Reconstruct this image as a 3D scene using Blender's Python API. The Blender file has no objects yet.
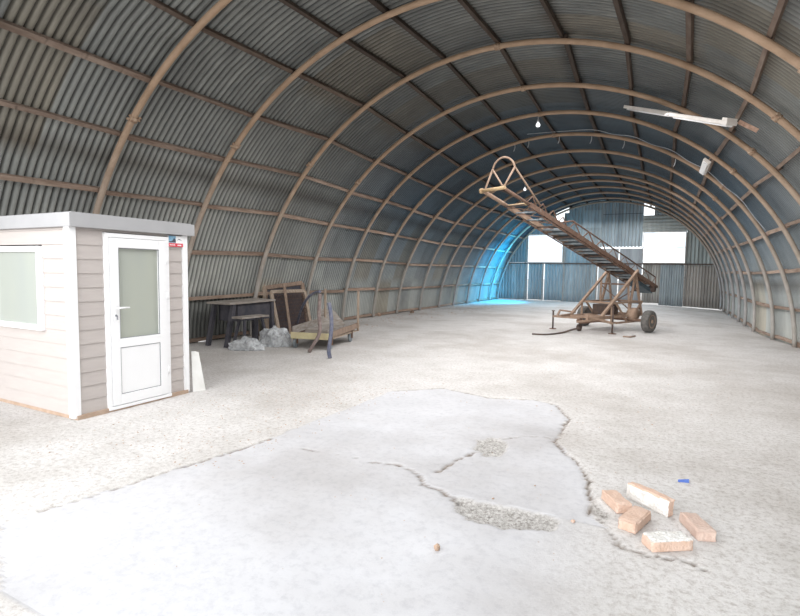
import bpy, bmesh, math, random
from mathutils import Vector, Matrix, noise
random.seed(7)
PI = math.pi
scn = bpy.context.scene
C = scn.collection

# ------------------------------------------------------------------ helpers
class MB:
    """collects shapes and links them as one mesh object"""
    def __init__(s): s.v = []; s.f = []; s.sm = []
    def add(s, vs, fs, smooth=False):
        o = len(s.v); s.v += [tuple(v) for v in vs]; s.f += [tuple(i+o for i in f) for f in fs]; s.sm += [smooth]*len(fs)
        return s
    def hexa(s, p):   # 8 corners: bottom 4 ccw, top 4 ccw
        return s.add(p, [(3,2,1,0),(4,5,6,7),(0,1,5,4),(1,2,6,5),(2,3,7,6),(3,0,4,7)])
    def box(s, x0, x1, y0, y1, z0, z1):
        return s.hexa([(x0,y0,z0),(x1,y0,z0),(x1,y1,z0),(x0,y1,z0),(x0,y0,z1),(x1,y0,z1),(x1,y1,z1),(x0,y1,z1)])
    def bar(s, a, b, w, h, up=(0,0,1)):
        a = Vector(a); b = Vector(b); d = (b-a).normalized(); u = Vector(up)
        if abs(d.dot(u)) > .97: u = Vector((1,0,0))
        r = d.cross(u).normalized(); u = r.cross(d)
        r = r*w/2; u = u*h/2
        return s.hexa([a-r-u, a+r-u, b+r-u, b-r-u, a-r+u, a+r+u, b+r+u, b-r+u])
    def tube(s, pts, rad, n=8, cap=True, closed=False):
        pts = [Vector(p) for p in pts]; N = len(pts); o = []
        rads = rad if isinstance(rad, (list, tuple)) else [rad]*N
        prev = None; vs = []
        for i, p in enumerate(pts):
            if closed: d = pts[(i+1) % N]-pts[i-1]
            else: d = pts[min(i+1, N-1)]-pts[max(i-1, 0)]
            d.normalize()
            if prev is None:
                u = Vector((0,0,1)) if abs(d.z) < .9 else Vector((1,0,0))
            else: u = prev
            r = d.cross(u).normalized(); u = r.cross(d).normalized(); prev = u
            for k in range(n):
                t = 2*PI*k/n; vs.append(p+(r*math.cos(t)+u*math.sin(t))*rads[i])
        fs = []
        for i in range(N if closed else N-1):
            j = (i+1) % N
            for k in range(n):
                fs.append((i*n+k, i*n+(k+1) % n, j*n+(k+1) % n, j*n+k))
        s.add(vs, fs, True)
        if cap and not closed:
            o = len(s.v)-len(vs)
            s.f.append(tuple(o+k for k in range(n))[::-1]); s.sm.append(False)
            s.f.append(tuple(o+(N-1)*n+k for k in range(n))); s.sm.append(False)
        return s
    def lathe(s, c, axis, prof, n=24):   # prof: (along, radius)
        c = Vector(c); ax = Vector(axis).normalized(); u = Vector((0,0,1)) if abs(ax.z) < .9 else Vector((1,0,0))
        r = ax.cross(u).normalized(); u = r.cross(ax); vs = []; fs = []
        for (t, rr) in prof:
            for k in range(n):
                a = 2*PI*k/n; vs.append(c+ax*t+(r*math.cos(a)+u*math.sin(a))*rr)
        for i in range(len(prof)-1):
            for k in range(n): fs.append((i*n+k, i*n+(k+1) % n, (i+1)*n+(k+1) % n, (i+1)*n+k))
        fs.append(tuple(range(n))[::-1]); fs.append(tuple((len(prof)-1)*n+k for k in range(n)))
        return s.add(vs, fs, True)
    def build(s, name, m, parent=None, origin=None, bevel=0):
        me = bpy.data.meshes.new(name)
        base = Vector(origin) if origin is not None else Vector((0,0,0))
        if parent is not None: base = base+parent.matrix_basis.translation if origin is None else base
        me.from_pydata([tuple(Vector(v)-base) for v in s.v], [], s.f)
        me.polygons.foreach_set('use_smooth', s.sm); me.update()
        bm = bmesh.new(); bm.from_mesh(me); bmesh.ops.recalc_face_normals(bm, faces=bm.faces); bm.to_mesh(me); bm.free()
        if m: me.materials.append(m)
        o = bpy.data.objects.new(name, me); C.objects.link(o)
        o.location = base
        if parent is not None:
            o.location = base-world_loc(parent)
            o.parent = parent
        if bevel:
            b = o.modifiers.new('bevel', 'BEVEL'); b.width = bevel; b.segments = 2; b.limit_method = 'ANGLE'; b.angle_limit = .6
        return o

def world_loc(o):
    v = Vector(o.location)
    while o.parent is not None: o = o.parent; v = v+Vector(o.location)
    return v

def build_part(mb, name, m, parent, bevel=0):
    """part mesh given in world coordinates, parented under its thing"""
    return mb.build(name, m, parent, origin=world_loc(parent), bevel=bevel)

def thing(name, label, cat, loc, group=None):
    o = bpy.data.objects.new(name, None); C.objects.link(o); o.location = loc; o.empty_display_size = .2
    o['label'] = label; o['category'] = cat
    if group: o['group'] = group
    return o
def tag(o, label, cat, group=None, kind=None):
    o['label'] = label; o['category'] = cat
    if group: o['group'] = group
    if kind: o['kind'] = kind
    return o
def struct(o, label=None):
    o['kind'] = 'structure'
    if label: o['label'] = label; o['category'] = label.split()[-1]
    return o

# ------------------------------------------------------------------ materials
def mat(name, c1, c2=None, rough=.8, scale=6., detail=6., bump=0., bscale=40., metal=0., stretch=(1,1,1), lo=.35, hi=.65, c3=None, tone=False, spec=.3):
    m = bpy.data.materials.new(name); m.use_nodes = True; nt = m.node_tree; N = nt.nodes; L = nt.links
    b = N['Principled BSDF']; b.inputs['Roughness'].default_value = rough; b.inputs['Metallic'].default_value = metal
    b.inputs['Specular IOR Level'].default_value = spec
    tc = N.new('ShaderNodeTexCoord'); mp = N.new('ShaderNodeMapping'); mp.inputs['Scale'].default_value = stretch
    L.new(tc.outputs['Object'], mp.inputs[0])
    c2 = c2 or tuple(x*.75 for x in c1)
    nz = N.new('ShaderNodeTexNoise'); nz.inputs['Scale'].default_value = scale; nz.inputs['Detail'].default_value = detail
    nz.inputs['Roughness'].default_value = .6; L.new(mp.outputs[0], nz.inputs[0])
    cr = N.new('ShaderNodeValToRGB'); e = cr.color_ramp.elements
    e[0].position = lo; e[0].color = (*c1, 1); e[1].position = hi; e[1].color = (*c2, 1)
    if c3: x = e.new(min(.98, hi+.12)); x.color = (*c3, 1)
    L.new(nz.outputs[0], cr.inputs[0]); out = cr.outputs[0]
    if tone:
        at = N.new('ShaderNodeAttribute'); at.attribute_name = 'tone'
        mx = N.new('ShaderNodeMix'); mx.data_type = 'RGBA'; mx.blend_type = 'MULTIPLY'; mx.inputs[0].default_value = 1
        L.new(out, mx.inputs[6]); L.new(at.outputs['Color'], mx.inputs[7]); out = mx.outputs[2]
    L.new(out, b.inputs['Base Color'])
    if bump:
        n2 = N.new('ShaderNodeTexNoise'); n2.inputs['Scale'].default_value = bscale; n2.inputs['Detail'].default_value = 5
        L.new(mp.outputs[0], n2.inputs[0]); bp = N.new('ShaderNodeBump'); bp.inputs['Strength'].default_value = bump; bp.inputs['Distance'].default_value = .02
        L.new(n2.outputs[0], bp.inputs['Height']); L.new(bp.outputs[0], b.inputs['Normal'])
    return m

M = {}
M['sheet'] = mat('galvanised_sheet', (.42,.43,.40), (.28,.29,.28), .55, 1.6, 8, .15, 30, 0., (1,1,.5), .3, .7, c3=(.25,.22,.19), tone=True, spec=.4)
M['gable'] = mat('gable_sheet', (.46,.48,.49), (.32,.34,.35), .6, 3, 8, .15, 30, 0., (2.5,1,.35), .3, .7, c3=(.2,.15,.12), tone=True)
M['rib'] = mat('rib_tube', (.42,.33,.26), (.31,.235,.175), .7, 3, 8, .3, 60, 0., (1,1,1), .3, .7, c3=(.22,.13,.08), tone=True)
M['clamp'] = mat('clamp_steel', (.45,.34,.25), (.26,.16,.10), .7, 20)
M['batten'] = mat('batten_timber', (.34,.285,.24), (.19,.14,.11), .85, 4, 8, .4, 50, 0., (3,.5,3), .3, .65, c3=(.42,.37,.31), tone=True)
M['siding'] = mat('beige_siding', (.52,.475,.45), (.49,.445,.425), .6, 3, 4, .08, 60, 0., (1,1,6))
M['pvc'] = mat('white_pvc', (.90,.90,.91), (.88,.88,.89), .3, 3)
M['pvcedge'] = mat('pvc_gasket', (.25,.26,.28), (.2,.2,.22), .5, 3)
M['fascia'] = mat('grey_fascia', (.42,.42,.43), (.39,.39,.40), .5, 3)
M['sill'] = mat('timber_sill', (.50,.38,.30), (.42,.30,.22), .8, 8, 6, .2)
M['frosted'] = mat('frosted_glass', (.38,.41,.39), (.45,.47,.40), .25, 1.2, 3, 0, 1, 0, (1,1,.4), .25, .8, spec=.6)
M['chrome'] = mat('handle_metal', (.75,.75,.76), (.6,.6,.62), .3, 10, metal=.6)
M['rust'] = mat('rusty_paint', (.24,.15,.11), (.15,.09,.065), .8, 9, 8, .3, 60, 0., (1,1,1), .3, .6, c3=(.34,.28,.23))
M['rustlight'] = mat('worn_orange_paint', (.40,.29,.215), (.27,.18,.13), .75, 8, 8, .2, 60, 0., (1,1,1), .3, .65, c3=(.42,.36,.30))
M['straw'] = mat('worn_yellow_tube', (.55,.42,.25), (.38,.25,.14), .75, 8, 8, .2)
M['belt'] = mat('old_belt', (.06,.09,.11), (.10,.13,.15), .7, 6, 6, .2)
M['slat'] = mat('idler_metal', (.32,.36,.38), (.16,.18,.20), .5, 10)
M['tyre'] = mat('tyre_rubber', (.10,.095,.09), (.17,.16,.15), .9, 12, 6, .3, 60)
M['oil'] = mat('dark_machinery', (.06,.05,.05), (.12,.08,.06), .7, 12)
M['wood'] = mat('old_wood', (.36,.27,.21), (.24,.17,.13), .85, 6, 8, .3, 60, 0, (4,4,.6))
M['woodpale'] = mat('pale_wood', (.46,.38,.31), (.33,.25,.19), .85, 6, 8, .3, 60, 0, (4,4,.8))
M['wooddark'] = mat('dark_wood', (.055,.055,.07), (.095,.09,.10), .85, 6, 8, .2)
M['greywood'] = mat('grey_board', (.40,.37,.34), (.27,.23,.20), .85, 4, 8, .3, 60, 0, (1.5,1.5,6))
M['yellowwood'] = mat('yellow_plank', (.66,.60,.36), (.56,.47,.30), .8, 7, 8, .2, c3=(.38,.25,.2))
M['bluepaint'] = mat('chipped_blue_paint', (.10,.115,.18), (.20,.20,.24), .6, 12, 6, .2, c3=(.25,.17,.14))
M['brownsteel'] = mat('brown_steel', (.20,.15,.14), (.30,.24,.22), .7, 14, 6, .2)
M['screen'] = mat('rusty_screen', (.16,.10,.08), (.10,.07,.06), .9, 20, 6, .3)
M['whiteboard'] = mat('white_foam_board', (.82,.82,.80), (.74,.73,.70), .8, 6)
M['brick'] = mat('brick_clay', (.62,.43,.33), (.68,.51,.42), .9, 14, 8, .6, 60, c3=(.74,.60,.50))
M['brickpale'] = mat('dusty_brick', (.58,.42,.35), (.64,.50,.43), .9, 14, 8, .6, 60, c3=(.5,.34,.27))
M['mortar'] = mat('white_mortar', (.82,.81,.79), (.70,.67,.63), .9, 20, 8, .8, 60)
M['stone'] = mat('rubble_stone', (.42,.40,.38), (.28,.26,.24), .95, 18, 6, .5)
M['chunk'] = mat('clay_chunk', (.50,.36,.27), (.38,.27,.2), .95, 18, 6, .5)
M['bluescrap'] = mat('blue_plastic', (.10,.18,.55), (.14,.24,.6), .5, 18)
M['lampwhite'] = mat('lamp_enamel', (.78,.74,.70), (.70,.65,.60), .5, 9)
M['wire'] = mat('pale_wire', (.5,.52,.54), (.4,.42,.44), .6, 9)
M['reddeb'] = mat('red_debris', (.32,.17,.11), (.22,.12,.09), .95, 18, 6, .5)
M['outside'] = mat('yard_ground', (.6,.6,.58), (.5,.5,.48), .95, 1)
M['st_blue'] = mat('sticker_blue', (.10,.28,.45), (.35,.5,.6), .5, 30)
M['st_dark'] = mat('sticker_dark', (.05,.06,.08), (.1,.1,.12), .5, 30)
M['st_white'] = mat('sticker_white', (.9,.9,.9), (.85,.85,.86), .5, 3)
M['st_red'] = mat('sticker_red', (.72,.06,.09), (.66,.05,.08), .5, 3)

def emis(name, col, st):
    m = bpy.data.materials.new(name); m.use_nodes = True; b = m.node_tree.nodes['Principled BSDF']
    b.inputs['Base Color'].default_value = (*col, 1); b.inputs['Emission Color'].default_value = (*col, 1); b.inputs['Emission Strength'].default_value = st
    return m
M['bulb'] = emis('lit_bulb', (.95,.97,1), 1.2)

def plasticmat():
    m = bpy.data.materials.new('plastic_film'); m.use_nodes = True; nt = m.node_tree; N = nt.nodes; L = nt.links
    b = N['Principled BSDF']; b.inputs['Base Color'].default_value = (.66,.68,.70,1); b.inputs['Roughness'].default_value = .25
    tr = N.new('ShaderNodeBsdfTransparent'); mx = N.new('ShaderNodeMixShader')
    nz = N.new('ShaderNodeTexNoise'); nz.inputs['Scale'].default_value = 14; nz.inputs['Detail'].default_value = 6
    mr = N.new('ShaderNodeMapRange'); mr.inputs[1].default_value = .35; mr.inputs[2].default_value = .65; mr.inputs[3].default_value = .12; mr.inputs[4].default_value = .55
    tc = N.new('ShaderNodeTexCoord'); L.new(tc.outputs['Object'], nz.inputs[0]); L.new(nz.outputs[0], mr.inputs[0])
    L.new(mr.outputs[0], mx.inputs[0]); L.new(b.outputs[0], mx.inputs[1]); L.new(tr.outputs[0], mx.inputs[2])
    L.new(mx.outputs[0], N['Material Output'].inputs[0]); return m
M['film'] = plasticmat()

def glassmat():
    m = bpy.data.materials.new('window_glass'); m.use_nodes = True; nt = m.node_tree; N = nt.nodes; L = nt.links
    g = N.new('ShaderNodeBsdfGlossy'); g.inputs['Roughness'].default_value = .05
    tr = N.new('ShaderNodeBsdfTransparent'); tr.inputs[0].default_value = (.93,.97,1,1); mx = N.new('ShaderNodeMixShader'); mx.inputs[0].default_value = .06
    L.new(tr.outputs[0], mx.inputs[1]); L.new(g.outputs[0], mx.inputs[2]); L.new(mx.outputs[0], N['Material Output'].inputs[0]); return m
M['glass'] = glassmat()

def floormat():
    m = bpy.data.materials.new('dusty_concrete'); m.use_nodes = True; nt = m.node_tree; N = nt.nodes; L = nt.links
    b = N['Principled BSDF']; b.inputs['Roughness'].default_value = .9; b.inputs['Specular IOR Level'].default_value = .2
    tc = N.new('ShaderNodeTexCoord'); at = N.new('ShaderNodeAttribute'); at.attribute_name = 'mask'
    sep = N.new('ShaderNodeSeparateColor'); L.new(at.outputs['Color'], sep.inputs[0])   # r smooth slab, g crack dirt, b rubble
    def nz(s, d=8, r=.6):
        n = N.new('ShaderNodeTexNoise'); n.inputs['Scale'].default_value = s; n.inputs['Detail'].default_value = d; n.inputs['Roughness'].default_value = r
        L.new(tc.outputs['Object'], n.inputs[0]); return n.outputs[0]
    def ramp(src, p0, c0, p1, c1):
        r = N.new('ShaderNodeValToRGB'); e = r.color_ramp.elements; e[0].position = p0; e[0].color = (*c0, 1); e[1].position = p1; e[1].color = (*c1, 1)
        L.new(src, r.inputs[0]); return r.outputs[0]
    def mix(f, a, bb, mode='MIX'):
        x = N.new('ShaderNodeMix'); x.data_type = 'RGBA'; x.blend_type = mode
        if isinstance(f, float): x.inputs[0].default_value = f
        else: L.new(f, x.inputs[0])
        L.new(a, x.inputs[6]); L.new(bb, x.inputs[7]); return x.outputs[2]
    roughc = ramp(nz(2.2), .3, (.64,.62,.60), .7, (.74,.72,.71))
    speck = ramp(nz(24, 10, .8), .38, (.70,.67,.65), .52, (1,1,1))
    roughc = mix(1., roughc, speck, 'MULTIPLY')
    slab = ramp(nz(1.4), .3, (.56,.557,.575), .7, (.64,.636,.655))
    fine = ramp(nz(16, 9, .75), .34, (.86,.86,.87), .52, (1,1,1)); slab = mix(1., slab, fine, 'MULTIPLY')
    col = mix(sep.outputs[0], roughc, slab)
    stain = ramp(nz(.45, 5, .6), .36, (.80,.78,.76), .55, (1,1,1)); col = mix(1., col, stain, 'MULTIPLY')
    dirt = ramp(nz(25), .35, (.13,.10,.08), .65, (.32,.27,.23)); col = mix(sep.outputs[1], col, dirt)
    rub = ramp(nz(45, 8, .8), .38, (.25,.23,.21), .56, (.60,.58,.56)); col = mix(sep.outputs[2], col, rub)
    L.new(col, b.inputs['Base Color'])
    inv = N.new('ShaderNodeMath'); inv.operation = 'MULTIPLY_ADD'; inv.inputs[1].default_value = -.88; inv.inputs[2].default_value = 1; L.new(sep.outputs[0], inv.inputs[0])
    n1 = nz(32, 10, .75); mu = N.new('ShaderNodeMath'); mu.operation = 'MULTIPLY'; L.new(n1, mu.inputs[0]); L.new(inv.outputs[0], mu.inputs[1])
    bp = N.new('ShaderNodeBump'); bp.inputs['Strength'].default_value = .5; bp.inputs['Distance'].default_value = .03
    L.new(mu.outputs[0], bp.inputs['Height']); L.new(bp.outputs[0], b.inputs['Normal'])
    return m
M['floor'] = floormat()

# ------------------------------------------------------------------ hangar shape
XC, HC, A0, B0 = -2.96, -.31, 5.81, 5.69
RIBY = [4.987,6.918,8.997,10.995,12.972,14.829,16.523,18.528,20.462,22.179,23.999,25.807,27.68,29.2]
RDX = [-.014,.056,.13,.085,-.004,-.01,.003,-.004,.002,.001,0,0,0,0]
RDB = [.087,.113,.177,.098,.113,.044,-.043,-.088,-.078,-.03,-.011,-.004,-.002,-.001]
YB = 29.46; YF = 1.4
def lerp_tab(y, T):
    if y <= RIBY[0]: return T[0]
    for i in range(len(RIBY)-1):
        if y <= RIBY[i+1]:
            t = (y-RIBY[i])/(RIBY[i+1]-RIBY[i]); return T[i]*(1-t)+T[i+1]*t
    return T[-1]
def ss(t): t = max(0., min(1., t)); return t*t*(3-2*t)
def arch(th, y, off=0.):
    c, s = math.cos(th), math.sin(th)
    x = XC+lerp_tab(y, RDX)+(A0+off)*c
    z = HC+(B0+lerp_tab(y, RDB)+off)*s
    if c > 0: x -= .47*(1-s)**1.2*ss((y-13)/6.)
    return Vector((x, y, z))
def floor_z(x, y): return -.045*max(0., x+.5)*ss((y-12)/6.)

def attr(me, name, vals):
    a = me.color_attributes.new(name, 'FLOAT_COLOR', 'POINT')
    a.data.foreach_set('color', [c for v in vals for c in v])

# corrugated skin
def side0(d): return abs(d-90)/90.
def hashr(*k): return random.Random(str(k)).random()
def skin(name, t0, t1, label):
    PITCH = .102; SPW = 8; OFF = .045+.075+.02
    ny = int((YB-YF)/PITCH*SPW); nt = int((t1-t0)/math.radians(2.5))
    vs = []; cols = []
    for i in range(ny+1):
        y = YF+(YB-YF)*i/ny; ph = y/PITCH*2*PI
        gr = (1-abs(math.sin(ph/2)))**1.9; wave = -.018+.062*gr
        sheet_i = int((y+.3)/.86)
        for j in range(nt+1):
            th = t0+(t1-t0)*j/nt; d = math.degrees(th)
            row = int((d+4)/21.); fr = ((d+4)/21.) % 1
            step = .022*(fr if d < 90 else 1-fr)
            p = arch(th, y, OFF+wave+step+.006*noise.noise(Vector((y*.7, th*3, 0))))
            vs.append(p)
            r = hashr(sheet_i, row); t = (.80+.30*r)*(1+.42*ss((10-y)/4)+.25*ss((side0(d)-.62)*4)*ss((y-6)/3))  # random sheet tone, lifted at the near end; low flanks carry painted light
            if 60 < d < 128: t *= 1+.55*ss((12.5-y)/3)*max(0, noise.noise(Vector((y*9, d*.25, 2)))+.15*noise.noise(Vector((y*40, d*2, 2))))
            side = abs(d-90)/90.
            # overhead shade and a blue light tint, both painted into the sheet tone
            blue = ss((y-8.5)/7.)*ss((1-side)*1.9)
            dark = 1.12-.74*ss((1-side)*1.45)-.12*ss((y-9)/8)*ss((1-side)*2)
            if d > 166 and 4 < y < 9.2: t *= 1-.62*ss((d-166)/3)*ss((9.2-y)/1.2)  # cabin's shade painted onto the low left sheets behind the bench
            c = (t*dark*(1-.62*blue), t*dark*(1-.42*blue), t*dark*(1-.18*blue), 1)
            hue = hashr('h', sheet_i, row)
            if hue > .86: c = (c[0]*1.03, c[1]*.93, c[2]*.82, 1)
            if fr < .03 or fr > .97: c = (c[0]*.55, c[1]*.52, c[2]*.5, 1)
            c = tuple(q*(1-.84*gr) for q in c[:3])+(1,)  # groove shade painted into the tone
            cols.append(c)
    fs = []
    for i in range(ny):
        yy = YF+(YB-YF)*(i+.5)/ny
        for j in range(nt):
            z = vs[i*(nt+1)+j].z
            if name == 'wall_left' and HOLE[0] < yy < HOLE[1] and z < HOLE[2]+.05*math.sin(yy*9): continue
            a = i*(nt+1)+j; fs.append((a, a+1, a+nt+2, a+nt+1))
    me = bpy.data.meshes.new(name); me.from_pydata(vs, [], fs); me.polygons.foreach_set('use_smooth', [True]*len(fs)); me.update()
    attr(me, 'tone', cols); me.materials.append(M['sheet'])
    o = bpy.data.objects.new(name, me); C.objects.link(o); struct(o, label)
    return o
HOLE = (7.45, 7.82, .12)
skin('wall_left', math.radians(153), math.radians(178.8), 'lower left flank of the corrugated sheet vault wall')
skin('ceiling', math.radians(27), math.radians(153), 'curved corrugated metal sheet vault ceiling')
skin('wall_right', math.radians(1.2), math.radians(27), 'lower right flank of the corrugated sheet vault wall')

ORD = ['first','second','third','fourth','fifth','sixth','seventh','eighth','ninth','tenth','eleventh','twelfth','thirteenth','fourteenth','fifteenth','sixteenth','seventeenth','eighteenth','nineteenth']
for k, y in enumerate(RIBY):
    n = 72; ths = [math.radians(2.2+(177.6-2.2)*i/n) for i in range(n+1)]
    pts = [arch(t, y+.02*math.sin(t*5+k), 0) for t in ths]
    r = .047 if k < 8 else .052
    lab = 'curved steel tube arch rib, %s rib counted from the near end of the hangar' % ORD[k] if k < 13 else 'curved steel tube arch rib set against the gable wall at the far end'
    root = thing('arch_rib', lab, 'arch rib', (pts[0].x, y, 0), 'arch ribs of the hangar vault')
    o = build_part(MB().tube(pts, r, 10), 'rib_tube', M['rib'], root)
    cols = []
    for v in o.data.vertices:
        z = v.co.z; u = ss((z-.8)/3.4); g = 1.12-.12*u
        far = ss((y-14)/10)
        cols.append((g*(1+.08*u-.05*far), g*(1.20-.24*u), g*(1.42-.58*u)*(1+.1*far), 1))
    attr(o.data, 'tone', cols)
    if k < 9:
        for d in (45, 90, 135):
            t = math.radians(d)
            a, b = arch(t-.008, y), arch(t+.008, y); c = arch(t, y)
            dirv = (b-a).normalized(); mb = MB().tube([c-dirv*.045, c+dirv*.045], r+.014, 10)
            rad = Vector((0,1,0))
            mb.bar(c-rad*.10+dirv*.03, c+rad*.10+dirv*.01, .025, .03); mb.bar(c-rad*.09-dirv*.03, c+rad*.10-dirv*.035, .02, .025)
            build_part(mb, 'joint_clamp', M['clamp'], root)

# battens running the length of the vault
BAT = [176.2,167.5,158,148.2,138.4,128.6,118.2,108.5,100,90,79,69,59.5,50,40,30,20.5,11,3]
for k, d in enumerate(BAT):
    mb = MB(); rn = random.Random(k)
    ys = [YF, RIBY[0]-1.9]+RIBY[:-1]+[YB-.06]
    for i in range(len(ys)-1):
        w = rn.uniform(.055, .08); jo = rn.uniform(-.004, .004); j2 = rn.uniform(-.004, .004)
        sub = 4; pp = [arch(math.radians(d)+jo*(1-s/sub)+j2*s/sub, ys[i]+(ys[i+1]-ys[i])*s/sub, .045+.036) for s in range(sub+1)]
        c = arch(math.radians(d), ys[i], 0); cen = Vector((XC, ys[i], HC)); radial = (c-cen).normalized()
        for s in range(sub): mb.bar(pp[s], pp[s+1]+(pp[s+1]-pp[s])*.02, w, .062, radial)
    if d > 91: nm = 'left'; num = ORD[k]; lab = 'long timber batten on the left curve behind the ribs, %s up from the floor' % num
    elif d > 89: lab = 'long timber batten running along the crown of the vault'
    else: lab = 'long timber batten on the right curve behind the ribs, %s up from the floor' % ORD[len(BAT)-1-k]
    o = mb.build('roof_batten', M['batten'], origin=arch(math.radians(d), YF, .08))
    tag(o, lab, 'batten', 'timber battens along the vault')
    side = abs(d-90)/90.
    g = .22+1.2*ss((side-.15)*1.6)  # darker towards the crown: overhead shade put into the batten tone
    rr = random.Random(k+50); sgt = {}
    cols = []
    for v in o.data.vertices:
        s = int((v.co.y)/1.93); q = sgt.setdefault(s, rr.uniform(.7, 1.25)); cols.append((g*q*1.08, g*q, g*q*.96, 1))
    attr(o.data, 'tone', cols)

# ------------------------------------------------------------------ floor
CR = [  # crack lines on the floor, width
 ([(-3.125,5.881,0.000),(-2.655,6.368,0.000),(-1.914,6.175,0.000),(-1.392,6.372,0.000),(-1.114,6.260,0.000),(-0.875,5.726,0.000),(-0.871,5.282,0.000),(-0.862,4.868,0.000),(-0.707,4.593,0.000),(-0.556,4.361,0.000),(-0.460,4.046,0.000),(-0.409,3.759,0.000),(-0.375,3.488,0.000)], .022),
 ([(-2.106,3.573,0.000),(-1.919,3.630,0.000),(-1.740,3.586,0.000),(-1.633,3.510,0.000),(-1.535,3.373,0.000),(-1.396,3.352,0.000),(-1.240,3.253,0.000)], .022),
 ([(-1.556,3.645,0.000),(-1.528,3.829,0.000),(-1.498,4.027,0.000),(-1.427,4.235,0.000)], .018),
 ([(-1.301,4.712,0.000),(-1.155,4.900,0.000),(-0.976,4.969,0.000),(-0.865,4.932,0.000)], .011),
 ([(-2.946,3.535,0.000),(-2.621,3.547,0.000),(-2.341,3.597,0.000),(-2.106,3.573,0.000)], .005),
 ([(-3.543,1.754,0.000),(-3.483,1.986,0.000),(-3.431,2.317,0.000),(-3.383,2.694,0.000)], .009),
 ([(-3.383,2.694,0.000),(-3.316,3.009,0.000),(-3.255,3.356,0.000),(-3.235,3.622,0.000)], .016),
 ([(-0.179,3.174,0.000),(-0.008,3.137,0.000),(0.191,3.179,0.000),(0.305,3.103,0.000)], .012),
 ([(-0.309,3.448,0.000),(-0.222,3.281,0.000),(-0.156,3.150,0.000)], .010),
]
PIT = [ # elongated pits full of broken concrete: polygon
 [(-1.270,3.291,0.000),(-1.153,3.320,0.000),(-0.976,3.332,0.000),(-0.805,3.344,0.000),(-0.641,3.355,0.000),(-0.530,3.309,0.000),(-0.516,3.199,0.000),(-0.621,3.113,0.000),(-0.767,3.073,0.000),(-0.916,3.033,0.000),(-1.054,3.045,0.000),(-1.168,3.107,0.000)],
 [(-1.517,4.553,0.000),(-1.427,4.706,0.000),(-1.276,4.660,0.000),(-1.207,4.450,0.000),(-1.212,4.247,0.000),(-1.318,4.158,0.000),(-1.452,4.309,0.000)],
 [(-0.376,3.760,0.000),(-0.306,3.659,0.000),(-0.248,3.576,0.000),(-0.276,3.482,0.000),(-0.365,3.510,0.000),(-0.401,3.639,0.000)],
]
SLAB = [(-3.576,1.556,0.000),(-3.532,1.760,0.000),(-3.369,2.702,0.000),(-3.235,3.622,0.000),(-3.222,4.219,0.000),(-3.173,5.086,0.000),(-3.159,5.860,0.000),(-2.655,6.368,0.000),(-1.914,6.175,0.000),(-1.392,6.372,0.000),(-1.114,6.260,0.000),(-0.875,5.726,0.000),(-0.862,4.868,0.000),(-0.556,4.361,0.000),(-0.409,3.759,0.000),(-0.355,3.422,0.000),(-0.064,3.226,0.000),(0.239,3.162,0.000),(0.662,3.064,0.000),(0.380,1.545,0.000),(-1.416,0.580,0.000)]
def inpoly(x, y, P):
    c = False; n = len(P)
    for i in range(n):
        x1, y1 = P[i][0], P[i][1]; x2, y2 = P[i-1][0], P[i-1][1]
        if (y1 > y) != (y2 > y) and x < (x2-x1)*(y-y1)/(y2-y1)+x1: c = not c
    return c
def dseg(x, y, a, b):
    dx, dy = b[0]-a[0], b[1]-a[1]; l = dx*dx+dy*dy
    t = max(0, min(1, ((x-a[0])*dx+(y-a[1])*dy)/l)); return math.hypot(x-a[0]-t*dx, y-a[1]-t*dy)
def dpoly(x, y, P): return min(dseg(x, y, P[i-1], P[i]) for i in range(len(P)))
def axis(segs):
    out = []
    for a, b, s in segs:
        n = max(1, round((b-a)/s)); out += [a+(b-a)*i/n for i in range(n)]
    return out+[segs[-1][1]]
xs = axis([(-40,-12,7),(-12,-8.8,.8),(-8.8,-4.5,.12),(-4.5,1.2,.023),(1.2,4.5,.1),(4.5,12,.8),(12,40,7)])
ys = axis([(-40,-4,6),(-4,1.2,.4),(1.2,6.6,.023),(6.6,9,.06),(9,30,.35),(30,36,1),(36,120,12)])
vs = []; cols = []
bbs = [(min(p[0] for p in P)-.15, max(p[0] for p in P)+.15, min(p[1] for p in P)-.15, max(p[1] for p in P)+.15) for P in PIT]
cbs = [(min(p[0] for p in P)-.12, max(p[0] for p in P)+.12, min(p[1] for p in P)-.12, max(p[1] for p in P)+.12) for P, w in CR]
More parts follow.
